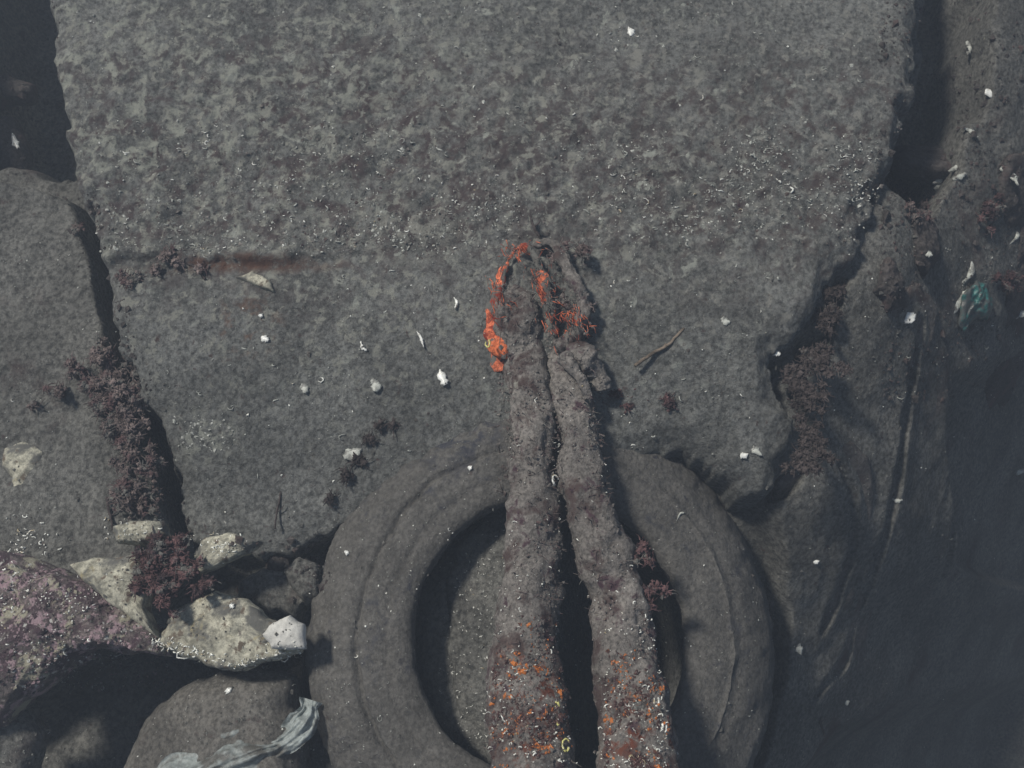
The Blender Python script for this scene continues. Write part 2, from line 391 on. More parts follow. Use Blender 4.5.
tag(mg.build('crust_grains', M['rope'], block, smooth=False), kind='stuff'); tag(mgp.build('pale_crust_grains', M['shell_dull'], block, smooth=False), kind='stuff')
tag(mbd.build('dull_tube_worms', M['shell_dull'], block), kind='stuff')
wo_ = mb.build('tube_worms', M['worm'], block); tag(wo_, 'tiny curled white tube worms crusting the upper face', kind='stuff')

# ------------------------------------------------------------------ the tyre
TC = A(553, 634, .085); TR = .275
def ring(name, prof, parent, m, nseg=420, thick_noise=1.0, lug=False, silt=True):
    prof = np.asarray(prof, float)
    # resample the profile
    d = np.concatenate([[0], np.cumsum(np.hypot(*np.diff(prof, axis=0).T))]); n = max(4, int(d[-1]/.0035))
    t = np.linspace(0, d[-1], n); rr = np.interp(t, d, prof[:, 0]); zz = np.interp(t, d, prof[:, 1])
    for _ in range(2):
        rr[1:-1] = (rr[:-2]+2*rr[1:-1]+rr[2:])/4; zz[1:-1] = (zz[:-2]+2*zz[1:-1]+zz[2:])/4
    th = np.arange(nseg)*2*math.pi/nseg
    RR, TH = np.meshgrid(rr, th, indexing='ij'); ZZ = np.repeat(zz[:, None], nseg, 1)
    x = RR*np.cos(TH)+TC[0]; y = RR*np.sin(TH)+TC[1]
    nz_ = .0022*fbm(x, y, ZZ, 35, 4, 61, .6)*thick_noise
    ZZ = ZZ + .004*ss(.006, .0, np.abs(RR-.2055))*ss(-.6, -.1, np.cos(TH))
    ZZ = ZZ - .0045*ss(.0055, .0, np.abs(RR-.2055+.002*np.sin(TH*5)))*ss(.1, -.3, np.cos(TH)) - .0026*ss(.0045, .0, np.abs(RR-.176))*ss(.5, -.4, np.cos(TH)) + .0016*ss(.006, .0, np.abs(RR-.228))*ss(.3, -.5, np.cos(TH))
    if lug:
        k = ss(.215, .242, RR)*(ZZ > .0)
        lm = .25+.75*ss(-.3, .4, noise(np.cos(TH)*4, np.sin(TH)*4, seed=64))*ss(.5, -.3, np.cos(TH-R(128))*-1)
        ZZ = ZZ - .0034*lm*k*ss(.0, .5, np.sin(TH*52+np.sin(TH*7)))
        RR = RR - .0018*lm*ss(.1, .4, np.sin(TH*58))*ss(.075, .05, ZZ)
    x = (RR+nz_)*np.cos(TH)+TC[0]; y = (RR+nz_)*np.sin(TH)+TC[1]
    # right half bent down, shaped to darken it away from the sun; near side lower
    z = ZZ + nz_ - .50*np.maximum(x-TC[0], 0)**2/(np.maximum(x-TC[0], 0)+.09) + .02*(y-TC[1]) + .004*fbm(x, y, 0, 6, 2, 66)
    V = np.stack([x.ravel(), y.ravel(), z.ravel()], 1); Fc = []
    a = np.arange(len(rr)-1)[:, None]; b = np.arange(nseg)[None, :]; b2 = (b+1) % nseg
    f = np.stack([(a*nseg+b).ravel(), ((a+1)*nseg+b).ravel(), ((a+1)*nseg+b2).ravel(), (a*nseg+b2).ravel()], 1)
    return mesh_obj(name, V, f, m, parent)
tyre = empty('car_tyre', (TC[0], TC[1], 0), 'old car tyre lying flat and coated in grey silt under the two ropes', 'tyre')
ring('sidewall', [(.148, .070), (.149, .077), (.153, .0825), (.165, .088), (.185, .0915), (.203, .0915)], tyre, M['rubber'])
ring('tread', [(.203, .0915), (.2045, .0870), (.206, .0855), (.209, .0895), (.222, .0885), (.238, .082), (.254, .070), (.265, .052), (.269, .03), (.269, -.02), (.264, -.07)], tyre, M['rubber'], lug=True)
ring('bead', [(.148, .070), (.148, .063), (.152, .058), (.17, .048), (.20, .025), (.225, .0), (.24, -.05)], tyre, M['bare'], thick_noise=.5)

# ------------------------------------------------------------------ the ropes
def spline(P, n):
    P = np.asarray(P, float); k = len(P); d = np.arange(k); t = np.linspace(0, k-1, n)
    Q = np.concatenate([[2*P[0]-P[1]], P, [2*P[-1]-P[-2]]]); i = np.minimum(t.astype(int), k-2); u = (t-i)[:, None]
    a, b, c, e = Q[i], Q[i+1], Q[i+2], Q[i+3]
    return .5*((2*b)+(-a+c)*u+(2*a-5*b+4*c-e)*u**2+(-a+3*b-3*c+e)*u**3)
def lumpy(name, ctrl, rad, m, parent, n=150, k=56, amp=.0035, seed=0, twist=0, sq=1.0):
    P = spline(ctrl, n); r = np.interp(np.linspace(0, 1, n), np.linspace(0, 1, len(rad)), rad)
    T = np.gradient(P, axis=0); T /= np.linalg.norm(T, axis=1)[:, None]
    up = np.array([0, 0, 1.0]); V = []
    th = np.arange(k)*2*math.pi/k
    s_ = np.concatenate([[0], np.cumsum(np.linalg.norm(np.diff(P, axis=0), axis=1))])
    for i in range(n):
        a = np.cross(T[i], up); a /= np.linalg.norm(a); b = np.cross(a, T[i])
        dirs = np.cos(th)[:, None]*a+np.sin(th)[:, None]*b*sq
        Q = P[i]+dirs*r[i]
        e = amp*fbm(Q[:, 0], Q[:, 1], Q[:, 2], 22, 4, seed, .62)*2.0 + amp*1.3*fbm(Q[:, 0], Q[:, 1], Q[:, 2], 9, 2, seed+9)
        e = e + .0014*fbm(Q[:, 0], Q[:, 1], Q[:, 2], 75, 4, seed+17, .7)
        if twist: e = e + twist*np.abs(np.sin(1.5*th+s_[i]*60))
        end = min(1, i/3+.05, (n-1-i)/3+.05)
        V.append(P[i]+dirs*((r[i]+e)*end)[:, None])
    V = np.concatenate(V); Fc = []
    for i in range(n-1):
        for q in range(k): Fc.append((i*k+q, i*k+(q+1) % k, (i+1)*k+(q+1) % k, (i+1)*k+q))
    Fc += [tuple(range(k))[::-1], tuple((n-1)*k+q for q in range(k))]
    return mesh_obj(name, V, Fc, m, parent, loc=(0, 0, 0)), P, r
rope = empty('mooring_rope', tuple(A(545, 350, .08)), 'thick overgrown mooring rope doubled through an orange eye and crossing the tyre', 'rope')
c1 = [A(517, 322, .092), A(524, 354, .100), A(530, 400, .108), A(532, 450, .112), A(535, 510, .112), A(533, 560, .112), A(528, 610, .115), A(524, 660, .12), A(526, 710, .13), A(530, 770, .145), A(534, 850, .17)]
c2 = [A(566, 322, .100), A(562, 352, .102), A(572, 400, .108), A(580, 450, .112), A(590, 510, .112), A(606, 560, .110), A(619, 610, .11), A(628, 660, .115), A(634, 710, .125), A(640, 770, .14), A(650, 850, .165)]
lumpy('strand', c1, [.010, .019, .024, .024, .025, .027, .029, .032, .037, .040, .042], M['rope'], rope, seed=100, twist=.0022)
lumpy('strand', c2, [.009, .016, .023, .024, .025, .026, .028, .030, .032, .034, .037], M['rope'], rope, seed=130, twist=.0022)
# rusty orange crusts near the viewer
def crust(name, c, L, Rr, parent, m, seed):
    mb = MB()
    for _ in range(800):
        u = 1.15-abs(rng.normal(0, .75)); u = max(-1.3, min(u, 1.3)); th = rng.uniform(-.2, math.pi+.2)
        p = c[0]*(1-(u+1)/2)+c[1]*(u+1)/2
        q = p+np.array([math.cos(th)*Rr, 0, math.sin(th)*Rr])
        if NM(q[0]*60+30, q[1]*60+30+seed) < rng.uniform(-.3, .3): continue
        mb.crumb(q-np.array([0, 0, .001]), min(.0011*math.exp(abs(rng.normal(0, .55))), .0045), .7)
    return mb.build(name, m, parent, smooth=False)
# fuzz, worms and fibres on the strands
mb = MB(); mf = MB(); my = MB()
for ctrl, rad in ((c1, [.010, .019, .024, .024, .025, .027, .029, .032, .037, .040, .042]), (c2, [.009, .016, .023, .024, .025, .026, .028, .030, .032, .034, .037])):
    P = spline(ctrl, 200); r = np.interp(np.linspace(0, 1, 200), np.linspace(0, 1, len(rad)), rad)
    for _ in range(300):
        i = rng.integers(2, 175); th = rng.uniform(.0, math.pi); low = i > 120
        d = np.array([math.cos(th), 0, math.sin(th)]); p = P[i]+d*(r[i]+.002)
        if rng.random() < (.75 if low else .33): worm(mb, p, rng.uniform(.001, .003 if low else .002), rng.uniform(.0003, .0009 if low else .0006))
        else:
            q = p+d*rng.uniform(.002, .006)+rng.normal(0, .003, 3); mf.tube([p-d*.002, (p+q)/2+rng.normal(0, .001, 3), q], [.0005, .0004, .0002], 3)
    for _ in range(500):
        i = rng.integers(0, 190); th = rng.uniform(-.3, math.pi+.3)
        d = np.array([math.cos(th), 0, math.sin(th)]); mf.crumb(P[i]+d*(r[i]+.0005), rng.uniform(.001, .0024), .6)
tag(mb.build('tube_worms', M['worm'], rope), kind='stuff')
tag(mf.build('algae_fuzz', M['algae'], rope, smooth=False), kind='stuff')
for (px, py, rr_, sw_) in ((566, 745, .0042, 5.4), (560, 722, .0028, 2.6), (557, 705, .0022, 4.4), (663, 728, .0034, 4.6), (656, 702, .0030, 5.2), (555, 480, .0036, 4.6), (488, 345, .0034, 5.0), (655, 757, .0026, 2.8)):
    my = MB(); c = A(px, py, .165 if py > 600 else .14); t = np.linspace(0, sw_, 14)+rng.uniform(0, 6)
    P = np.stack([c[0]+rr_*np.cos(t)*(1-.05*t), c[1]+rr_*1.3*np.sin(t), c[2]+.0012*t-.004*(t-t[0] > 4)], 1)+rng.normal(0, .0003, (14, 3))
    my.tube(P, np.linspace(.0007, .0013, 14), 6)
    my.build('curled_worm', M['worm_yellow'] if (px < 600 and py > 600) or px < 500 else M['worm'], rope)
# the orange eye
eye, _, _ = lumpy('eye_loop', [A(503, 372, .095), A(497, 352, .108), A(493, 325, .112), A(497, 295, .12), A(505, 266, .128), A(517, 249, .135), A(530, 252, .14), A(539, 268, .142), A(546, 292, .142), A(551, 315, .136), A(556, 338, .12)],
      [.007, .0085, .007, .0055, .0055, .0045, .004, .0055, .0085, .006, .005], M['orange'], rope, n=110, k=20, amp=.0036, seed=160, twist=.0012)
lumpy('orange_sleeve', [A(487, 348, .115), A(496, 346, .122), A(506, 348, .122), A(514, 354, .116)], [.005, .0095, .009, .004], M['orange_bright'], rope, n=36, k=30, amp=.0035, seed=170, sq=.5)
lumpy('silt_clump', [A(516, 285, .105), A(514, 310, .115), A(516, 335, .118), A(522, 358, .115)], [.012, .021, .022, .018], M['rope'], rope, n=60, k=40, amp=.004, seed=180, sq=.8)
lumpy('back_loop', [A(533, 246, .135), A(552, 243, .140), A(568, 262, .145), A(578, 288, .148), A(582, 312, .142), A(572, 336, .130), A(556, 352, .12)], [.008, .009, .012, .013, .014, .014, .014], M['rope'], rope, n=70, k=30, amp=.0045, seed=190)
lumpy('frayed_end', [A(566, 345, .135), A(585, 358, .135), A(598, 372, .125), A(603, 392, .115)], [.008, .012, .010, .005], M['rope'], rope, n=60, k=36, amp=.0045, seed=195)
lumpy('frayed_end', [A(562, 352, .14), A(572, 366, .142), A(584, 384, .138), A(590, 402, .13)], [.007, .009, .008, .004], M['rope'], rope, n=40, k=20, amp=.003, seed=197)
mo = MB(); ms = MB()
for _ in range(230):
    px, py = [(539+rng.normal(0, 6), 270+rng.normal(0, 12)), (549+rng.normal(0, 5), 300+rng.normal(0, 18)), (498+rng.normal(0, 5), 295+rng.normal(0, 22)), (572+rng.normal(0, 8), 316+rng.normal(0, 8)), (515+rng.normal(0, 8), 248+rng.normal(0, 4))][rng.integers(5)]
    p = A(px, py, .142+rng.uniform(0, .012)); a = rng.normal(-1.2, .5); L_ = rng.uniform(.004, .018)
    q = p+np.array([math.cos(a)*L_, math.sin(a)*L_, rng.normal(0, .003)])
    mo.tube([p, (p+q)/2+rng.normal(0, .0015, 3), q], [.00055, .0005, .0002], 4)
mo.build('frayed_fibres', M['orange'], rope)

# ------------------------------------------------------------------ stones, plates, shells
def plate(name, pts, z0, th, m, label=None, cat=None, group=None, parent=None, seed=0, dome=.01, amp=.004, nper=110, rings=16, under=1.0, tilt=(0, 0), edge=.35):
    if z0 == 'flush':
        q = np.array([at_surf(a, b) for a, b in pts]); g = np.linalg.lstsq(np.column_stack([q[:, :2]-q[:, :2].mean(0), np.ones(len(q))]), q[:, 2], rcond=None)[0]
        z0 = float(q[:, 2].mean())-th*.25+(.015 if name == 'stone_slab' else .014); tilt = (g[0], g[1])
    poly = np.array([A(a, b, z0)[:2] for a, b in pts]); c = poly.mean(0)
    d = np.concatenate([[0], np.cumsum(np.linalg.norm(np.diff(np.vstack([poly, poly[:1]]), axis=0), axis=1))])
    t = np.linspace(0, d[-1], nper, endpoint=False); pc = np.vstack([poly, poly[:1]])
    L_ = np.stack([np.interp(t, d, pc[:, 0]), np.interp(t, d, pc[:, 1])], 1)
    size = np.linalg.norm(L_-c, axis=1).mean()
    L_ = L_ + (L_-c)/np.linalg.norm(L_-c, axis=1)[:, None]*(size*.07*fbm(L_[:, 0], L_[:, 1], 0, 2.2/size, 3, seed))[:, None]
    V = [];
    fr = np.linspace(1, 0, rings+1)[1:-1]
    def lay(f, side):
        q = c+(L_-c)*f; e = (1-f)/edge; e = np.clip(e, 0, 1); pr = math.sqrt(max(0, 1-(1-e)**2))
        z = z0 + side*th*.5*pr*(1 if side > 0 else under) + (dome*(1-f*f) if side > 0 else 0) + (q[:, 0]-c[0])*tilt[0]+(q[:, 1]-c[1])*tilt[1] - th*.25
        z = z + amp*fbm(q[:, 0], q[:, 1], z, .9/size+14, 4, seed+3, .55)*min(1, .25+pr)
        qq = q + amp*.6*np.stack([noise(q[:, 0]*50, q[:, 1]*50, z*50, seed+5), noise(q[:, 0]*50, q[:, 1]*50, z*50, seed+6)], 1)
        return np.column_stack([qq, z])
    def centre(side):
        return np.array([[c[0], c[1], z0+side*th*.5+(dome if side > 0 else 0)-th*.25]])
    top = [lay(f, 1) for f in fr]; bot = [lay(f, -1) for f in fr]; mid = lay(1.0, 0)
    layers = [centre(1)]+top[::-1]+[mid]+bot+[centre(-1)]
    V = np.concatenate(layers); Fc = []; off = 1; n = nper
    for q in range(n): Fc.append((0, 1+q, 1+(q+1) % n))
    nl = len(layers)-2
    for k in range(nl-1):
        a, b = off+k*n, off+(k+1)*n
        for q in range(n): Fc.append((a+q, b+q, b+(q+1) % n, a+(q+1) % n))
    last = len(V)-1; a = off+(nl-1)*n
    for q in range(n): Fc.append((a+(q+1) % n, a+q, last))
    loc = (c[0], c[1], z0) if parent is None else None
    o = mesh_obj(name, V, Fc, m, parent, loc=loc)
    if label: tag(o, label, cat, group)
    return o

_dg = [None]
def refresh(): bpy.context.view_layer.update(); _dg[0] = bpy.context.evaluated_depsgraph_get()
def hit(px, py, lift=0.0):
    """first real surface on the line of sight, so that small things rest on it"""
    o = Vector((CX, CY, CZ)); x, y = at(px, py, 0); d = (Vector((float(x), float(y), 0))-o).normalized()
    ok, loc, nrm, *_ = sc.ray_cast(_dg[0], o, d)
    return np.array(loc)+np.array(nrm)*lift
# lower left: encrusted ledge over a dark hollow
led = plate('encrusted_rock', [(-70, 556), (10, 556), (40, 560), (85, 576), (130, 600), (165, 628), (172, 656), (140, 650), (100, 648), (62, 664), (36, 694), (0, 722), (-70, 752)], .095, .055, M['purple'],
            'purple rock crusted with glinting worms at the left edge beside the dark hollow', 'rock', seed=300, dome=.018, amp=.010, nper=220, rings=34)
refresh(); mb = MB(); mb2 = MB()
for _ in range(900):
    if rng.random() < 0: pass
    px = rng.uniform(0, 170); py = rng.uniform(565, 690)
    if py < 560+.45*px-10 or py > 700-1.1*px+ (30 if px < 60 else 60)+max(0, px-60)*1.05: continue
    
    if NM(px*.06, py*.06+9) > rng.uniform(.0, .5): worm(mb, hit(px, py, .0005), rng.uniform(.0007, .0028)*(1.6 if rng.random()>.93 else 1), rng.uniform(.0003, .0010))
    for _k in range(1): mb2.crumb(hit(px+rng.normal(0, 4), py+rng.normal(0, 3)), rng.uniform(.0012, .0034), .5)
tag(mb.build('tube_worms', M['worm'], led, ), kind='stuff').location = -led.location
tag(mb2.build('red_crust', M['purple'], led, smooth=False), kind='stuff').location = -led.location
plate('pale_stone', [(70, 566), (100, 556), (136, 556), (150, 572), (146, 610), (160, 640), (120, 612), (92, 590)], .112, .03, M['pale'], 'yellowish stone wedged between the purple rock and the red algae tuft', 'stone', seed=310, amp=.0035, edge=.13)
plate('pale_stone', [(158, 642), (172, 612), (214, 588), (245, 600), (272, 618), (300, 636), (306, 654), (268, 664), (240, 672), (205, 664), (175, 656)], .100, .032, M['pale'],
      'broad pale slab with shell studded lower rim overhanging the dark hollow', 'stone', seed=320, dome=.003, amp=.004, edge=.12)
plate('white_stone', [(262, 634), (272, 622), (290, 614), (304, 624), (306, 648), (288, 650), (270, 648)], .124, .018, M['white_stone'], 'clean white stone chip on the tip of the broad pale slab', 'stone', seed=330, dome=.004, amp=.0012, nper=80)
plate('pale_stone', [(190, 556), (200, 540), (226, 533), (250, 536), (262, 542), (240, 556), (214, 570), (198, 576)], .112, .022, M['pale'], 'pointed pale stone with bright worms to the right of the red algae', 'stone', seed=340, dome=.005, amp=.003, edge=.13, nper=90)
plate('pale_stone', [(112, 528), (136, 519), (168, 520), (170, 536), (140, 545), (118, 544)], .112, .02, M['pale'], 'small whitish stone above the red algae tuft', 'stone', seed=350, amp=.0035, edge=.13, nper=80)
plate('shell_patch', [(4, 446), (22, 440), (46, 450), (40, 468), (30, 480), (26, 508), (14, 506), (12, 480), (0, 466)], .082, .012, M['pale'], 'yellow white crusty patch on the silt at the left edge', 'crust', seed=360, dome=.003, amp=.002, nper=90)
plate('boulder', [(96, 800), (120, 742), (150, 700), (200, 676), (262, 664), (300, 676), (312, 740), (300, 840), (180, 860)], .022, .09, M['brick'], 'rounded silty boulder with orange stain inside the dark hollow', 'rock', seed=370, dome=.018, amp=.005, nper=200, rings=30, tilt=(.30, .05))
plate('dark_stone', [(264, 560), (270, 546), (284, 548), (292, 566), (282, 580), (268, 578)], .03, .02, M['rubble'], 'small dark pointed stone just left of the tyre', 'stone', seed=380, nper=70)
plate('silted_stone', [(238, 580), (262, 566), (296, 570), (312, 596), (300, 620), (262, 612), (236, 598)], .03, .05, M['silt'], 'rounded silted stone between the pointed pale stone and the tyre', 'stone', seed=381, nper=100)
plate('silted_stone', [(-60, 720), (0, 716), (30, 706), (42, 730), (30, 790), (-60, 830)], .05, .05, M['silt'], 'silted stone below the purple rock at the lower left corner', 'stone', seed=383, nper=100)
for pts_, z_, sd_ in (([(280, 570), (300, 556), (322, 566), (326, 600), (306, 606)], .05, 386),):
    plate('silted_stone', pts_, z_, .04, M['silt'], 'silted stone pressed against the upper left side of the tyre', 'stone', seed=sd_, nper=80)
refresh(); mb = MB()
for _ in range(190):
    u = rng.random(); px = 150+u*150; py = np.interp(px, [150, 180, 240, 268, 300], [640, 648, 664, 658, 648])+rng.normal(0, 4)
    worm(mb, hit(px, py, .0005), rng.uniform(.001, .0035), rng.uniform(.0004, .0011))
for _ in range(60): worm(mb, hit(rng.normal(212, 14), rng.normal(546, 5), .0005), rng.uniform(.001, .003), rng.uniform(.0004, .0009))
for _ in range(50): worm(mb, hit(rng.normal(135, 16), rng.normal(530, 8), .0005), rng.uniform(.001, .003), rng.uniform(.0004, .0009))
for _ in range(40): worm(mb, hit(rng.normal(28, 18), rng.normal(540, 10), .0005), rng.uniform(.0015, .004), rng.uniform(.0005, .0011))
tag(mb.build('tube_worm_cluster', M['worm']), 'glinting white worm tubes clustered on the pale stones at lower left', 'tube worms', kind='stuff')

# right: rubble
plate('stone_slab', [(842, 350), (870, 330), (905, 336), (911, 420), (913, 560), (905, 650), (870, 690), (846, 640), (838, 500)], 'flush', .05, M['stone'], 'long narrow silted slab running down to the right of the dark debris', 'stone', seed=400, nper=160, rings=26, dome=.003, amp=.004, tilt=(-.42, 0), edge=.12)
plate('stone_slab', [(752, 500), (790, 468), (830, 458), (858, 478), (880, 530), (876, 590), (860, 640), (810, 650), (775, 610), (762, 550)], 'flush', .05, M['stone'], 'rounded flat silted stone right of the tyre', 'stone', seed=410, nper=140, rings=24, dome=.003, amp=.003, tilt=(-.30, 0), edge=.2)
R_ = [([(904, 214), (930, 206), (946, 226), (944, 250), (926, 274), (908, 262), (900, 238)], .0, .05, 'reddish angular stone below the white shell cluster on the right', 0),
      ([(985, 176), (1010, 158), (1050, 170), (1050, 235), (1005, 232), (984, 208)], -.02, .06, 'dark rounded stone against the right edge beside the shell crescent', 1),
      ([(996, 240), (1050, 236), (1060, 300), (1020, 305), (994, 276)], -.04, .06, 'dark stone at the right edge above the teal scrap', 2),
      ([(892, 140), (935, 128), (972, 150), (968, 176), (925, 190), (890, 180)], -.01, .05, 'flat brown stone under the white shell cluster', 3),
      ([(960, 60), (1000, 44), (1050, 60), (1040, 110), (985, 120), (958, 92)], -.06, .06, 'dark stone high on the right beside the block', 4),
      ([(968, 320), (1010, 312), (1050, 330), (1050, 390), (1000, 400), (968, 372)], -.06, .05, 'dark broad stone below the teal scrap', 5),
      ([(880, 264), (905, 276), (912, 300), (888, 312), (868, 296)], .0, .04, 'small brown stone left of the bright blue white shell', 6),
      ([(870, 200), (888, 186), (898, 206), (890, 236), (872, 240)], .03, .05, 'narrow stone wedged beside the right side of the block', 7),
      ([(-20, 90), (10, 74), (34, 84), (34, 96), (12, 100), (-20, 110)], -.05, .03, 'small reddish stone in the dark gap at upper left', 8),
      ([(-30, 120), (16, 118), (28, 150), (24, 176), (-30, 180)], -.06, .04, 'grey stone in the dark gap behind the bright shell chip', 9)]
for pts_, z_, t_, lab, i in R_:
    plate('rubble_stone', pts_, z_ if i >= 8 else 'flush', t_, M['rubble'], lab, 'stone', 'rubble stones around the block', seed=420+i*7, nper=110, rings=16, dome=.008, amp=.006)

def shard(name, path, w_, z, m, label, cat, group=None, up=.002):
    """curved broken shell: a cupped strip with thickness"""
    P = spline([A(a, b, z) for a, b in path], 14); T = np.gradient(P, axis=0); T[:, 2] = 0; T /= np.linalg.norm(T, axis=1)[:, None]
    Nn = np.stack([-T[:, 1], T[:, 0], 0*T[:, 0]], 1); wd = w_*np.sin(np.linspace(rng.uniform(.1, .6), math.pi-rng.uniform(.05, .5), 14))*(1+.45*noise(np.arange(14)*.9, np.arange(14)*0., seed=int(path[0][0])))
    V = []; k = 7
    for side in (1, 0):
        for i in range(14):
            for q in np.linspace(-1, 1, k):
                V.append(P[i]+Nn[i]*wd[i]*q+np.array([0, 0, up*(1-q*q)*.8+side*.0012+.0004*noise(i*.8, q*3, seed=4)]))
    V = np.array(V); Fc = []; n = 14*k
    for i in range(13):
        for q in range(k-1):
            a = i*k+q; Fc.append((a, a+k, a+k+1, a+1)); Fc.append((n+a, n+a+1, n+a+k+1, n+a+k))
    for i in range(13):
        Fc.append((i*k, n+i*k, n+(i+1)*k, (i+1)*k)); a = i*k+k-1; Fc.append((a, a+k, n+a+k, n+a))
    for q in range(k-1):
        Fc.append((q, q+1, n+q+1, n+q)); a = 13*k+q; Fc.append((a, n+a, n+a+1, a+1))
    loc = tuple(P[7]); return tag(mesh_obj(name, V, Fc, m, loc=loc), label, cat, group)
def zs(px, py, l=.003): return float(at_surf(px, py)[2])+l
S = [
 ([(440, 370), (442, 377), (446, 385)], .0055, 'shell', 'bright white pointed shell chip on silt left of the ropes'),
 ([(903, 312), (908, 317), (913, 322)], .0085, 'shell', 'bluish white round shell on the dark silt right of the block'),
 ([(772, 351), (776, 353), (780, 355)], .0045, 'shell', 'small white shell chip at the edge of the dark debris'),
 ([(740, 455), (744, 456), (748, 454)], .0035, 'shell', 'tiny blue white chip near the lower edge of the block'),
 ([(753, 446), (756, 451), (762, 456)], .0045, 'shell_dull', 'yellowish shell scrap beside the tiny blue white chip'),
 ([(13, 134), (15, 142), (19, 149)], .0045, 'shell', 'brilliant shell chip glinting in the dark upper left gap'),
 ([(932, 184), (940, 180), (946, 177)], .004, 'shell', 'leftmost long white shell of the cluster right of the block'),
 ([(948, 172), (956, 168), (964, 163)], .004, 'shell_dull', 'upper greyish shell of the cluster right of the block'),
 ([(934, 190), (939, 186), (944, 187)], .004, 'shell_dull', 'lower small shell of the cluster right of the block'),
 ([(952, 180), (960, 177), (966, 173)], .004, 'shell_dull', 'rightmost dull shell of the cluster right of the block'),
 ([(968, 258), (972, 268), (966, 280), (952, 286)], .0038, 'shell_dull', 'cream crescent shell above the pale bar by the teal scrap'),
 ([(967, 290), (958, 302), (950, 318)], .0045, 'shell_dull', 'pale bar shaped shell left of the teal scrap'),
 ([(985, 90), (990, 93), (996, 90)], .0065, 'shell', 'yellow white shell high on the right side'),
 ([(966, 42), (970, 48), (967, 56)], .005, 'shell_dull', 'small tan shell beside the top right of the block'),
 ([(1000, 168), (1012, 176), (1018, 186)], .004, 'shell_dull', 'faint curved shell on the dark rounded stone'),
 ([(1010, 228), (1017, 236), (1008, 246)], .004, 'shell_dull', 'cream crescent shell at the right edge'),
 ([(1010, 470), (1018, 472), (1026, 470)], .006, 'shell_dull', 'tan shell at the right edge on the falling silt'),
 ([(924, 250), (928, 254), (932, 256)], .004, 'shell_dull', 'pale chip on the reddish angular stone'),
 ([(1012, 318), (1020, 314), (1028, 316)], .005, 'shell_dull', 'grey shell at the right edge beside the teal scrap'),
 ([(962, 128), (970, 131), (978, 138)], .003, 'shell_dull', 'thin grey shell sliver above the white shell cluster'),
 ([(795, 643), (798, 648), (801, 655)], .005, 'shell_dull', 'small grey shell just right of the tyre'),
 ([(843, 700), (846, 702), (849, 701)], .0035, 'shell_dull', 'tan grain shaped shell on dark silt at lower right'),
 ([(813, 561), (816, 562), (819, 561)], .003, 'shell', 'small white fleck on the rounded flat stone'),
 ([(892, 499), (897, 501), (902, 500)], .0028, 'shell_dull', 'thin white sliver on the narrow slab'),
 ([(302, 384), (305, 389), (306, 394)], .005, 'shell_dull', 'cloudy round shell scrap on the block left of the crevice'),
 ([(372, 380), (376, 385), (375, 392)], .0055, 'shell_dull', 'brownish shell scrap above the crevice beside the tyre'),
 ([(344, 458), (354, 453), (362, 449)], .007, 'shell_dull', 'grey flake lying on the crevice beside the tyre'),
 ([(262, 337), (265, 339), (269, 341)], .0035, 'shell', 'small white chip below the pale crusty patch'),
 ([(259, 316), (261, 316), (263, 317)], .0028, 'shell', 'tiny white chip just under the pale crusty patch'),
 ([(361, 342), (363, 348), (367, 351)], .002, 'shell', 'thin bright chip in the middle of the silted block'),
 ([(417, 332), (421, 338), (424, 348)], .0018, 'shell', 'thin forked chip left of the orange eye'),
 ([(454, 298), (457, 303), (455, 309)], .0018, 'worm', 'small hooked white worm tube left of the orange eye'),
 ([(722, 318), (726, 322), (730, 322)], .004, 'shell_dull', 'dull white flake right of the rope shadow'),
 ([(628, 28), (631, 32), (631, 37)], .0045, 'shell', 'yellow white chip near the top of the block'),
 ([(230, 605), (232, 606), (234, 608)], .003, 'shell', 'tiny chip on the broad pale slab'),
 ([(228, 688), (229, 690), (231, 692)], .004, 'shell', 'bright fleck on the boulder in the hollow'),
 ([(345, 551), (347, 553), (349, 552)], .003, 'shell', 'tiny chip lying on the left side of the tyre'),
 ([(468, 467), (470, 468), (472, 469)], .003, 'shell', 'tiny chip lying on the upper side of the tyre'),
 ([(676, 522), (680, 514), (684, 513)], .0015, 'shell_dull', 'thin shell sliver on the inner right side of the tyre'),
]
refresh()
for path, w_, mk, lab in S:
    mx, my_ = path[len(path)//2]
    shard('shell_fragment', path, w_, float(hit(mx, my_)[2])+.0003, M[mk], lab, 'shell', 'shell fragments scattered on the silt')
# crusty pale patches on the block
def crustpatch(pts_, lab, seed, m='pale'):
    cx = np.mean([p[0] for p in pts_]); cy = np.mean([p[1] for p in pts_])
    plate('crust_patch', pts_, zs(cx, cy, .0025), .008, M[m], lab, 'crust', seed=seed, dome=.001, amp=.0018, nper=80, rings=10)
crustpatch([(236, 277), (252, 270), (270, 280), (275, 292), (262, 288), (250, 283)], 'cream crusty patch below the rusty line of the block', 500)
mf = MB()
for cx, cy, sx, sy, k in ((200, 430, 16, 9, 50), (222, 432, 12, 8, 20), (195, 445, 10, 7, 24), (420, 232, 22, 7, 40), (390, 240, 22, 8, 50)):
    for _ in range(k):
        px, py = rng.normal(cx, sx), rng.normal(cy, sy); mf.crumb(at_surf(px, py, -.0002), rng.uniform(.0006, .0036)*rng.uniform(.5, 1), .22)
tag(mf.build('pale_crust', M['shell_dull'], block, smooth=False), kind='stuff')

mound = plate('mud_mound', [(448, 600), (456, 545), (480, 510), (530, 490), (560, 520), (560, 640), (550, 740), (500, 780), (466, 730), (446, 660)], .018, .03, M['silt'], 'brown overgrown mound of mud inside the tyre hole', 'mud', seed=520, dome=.006, amp=.006, nper=160, rings=24)

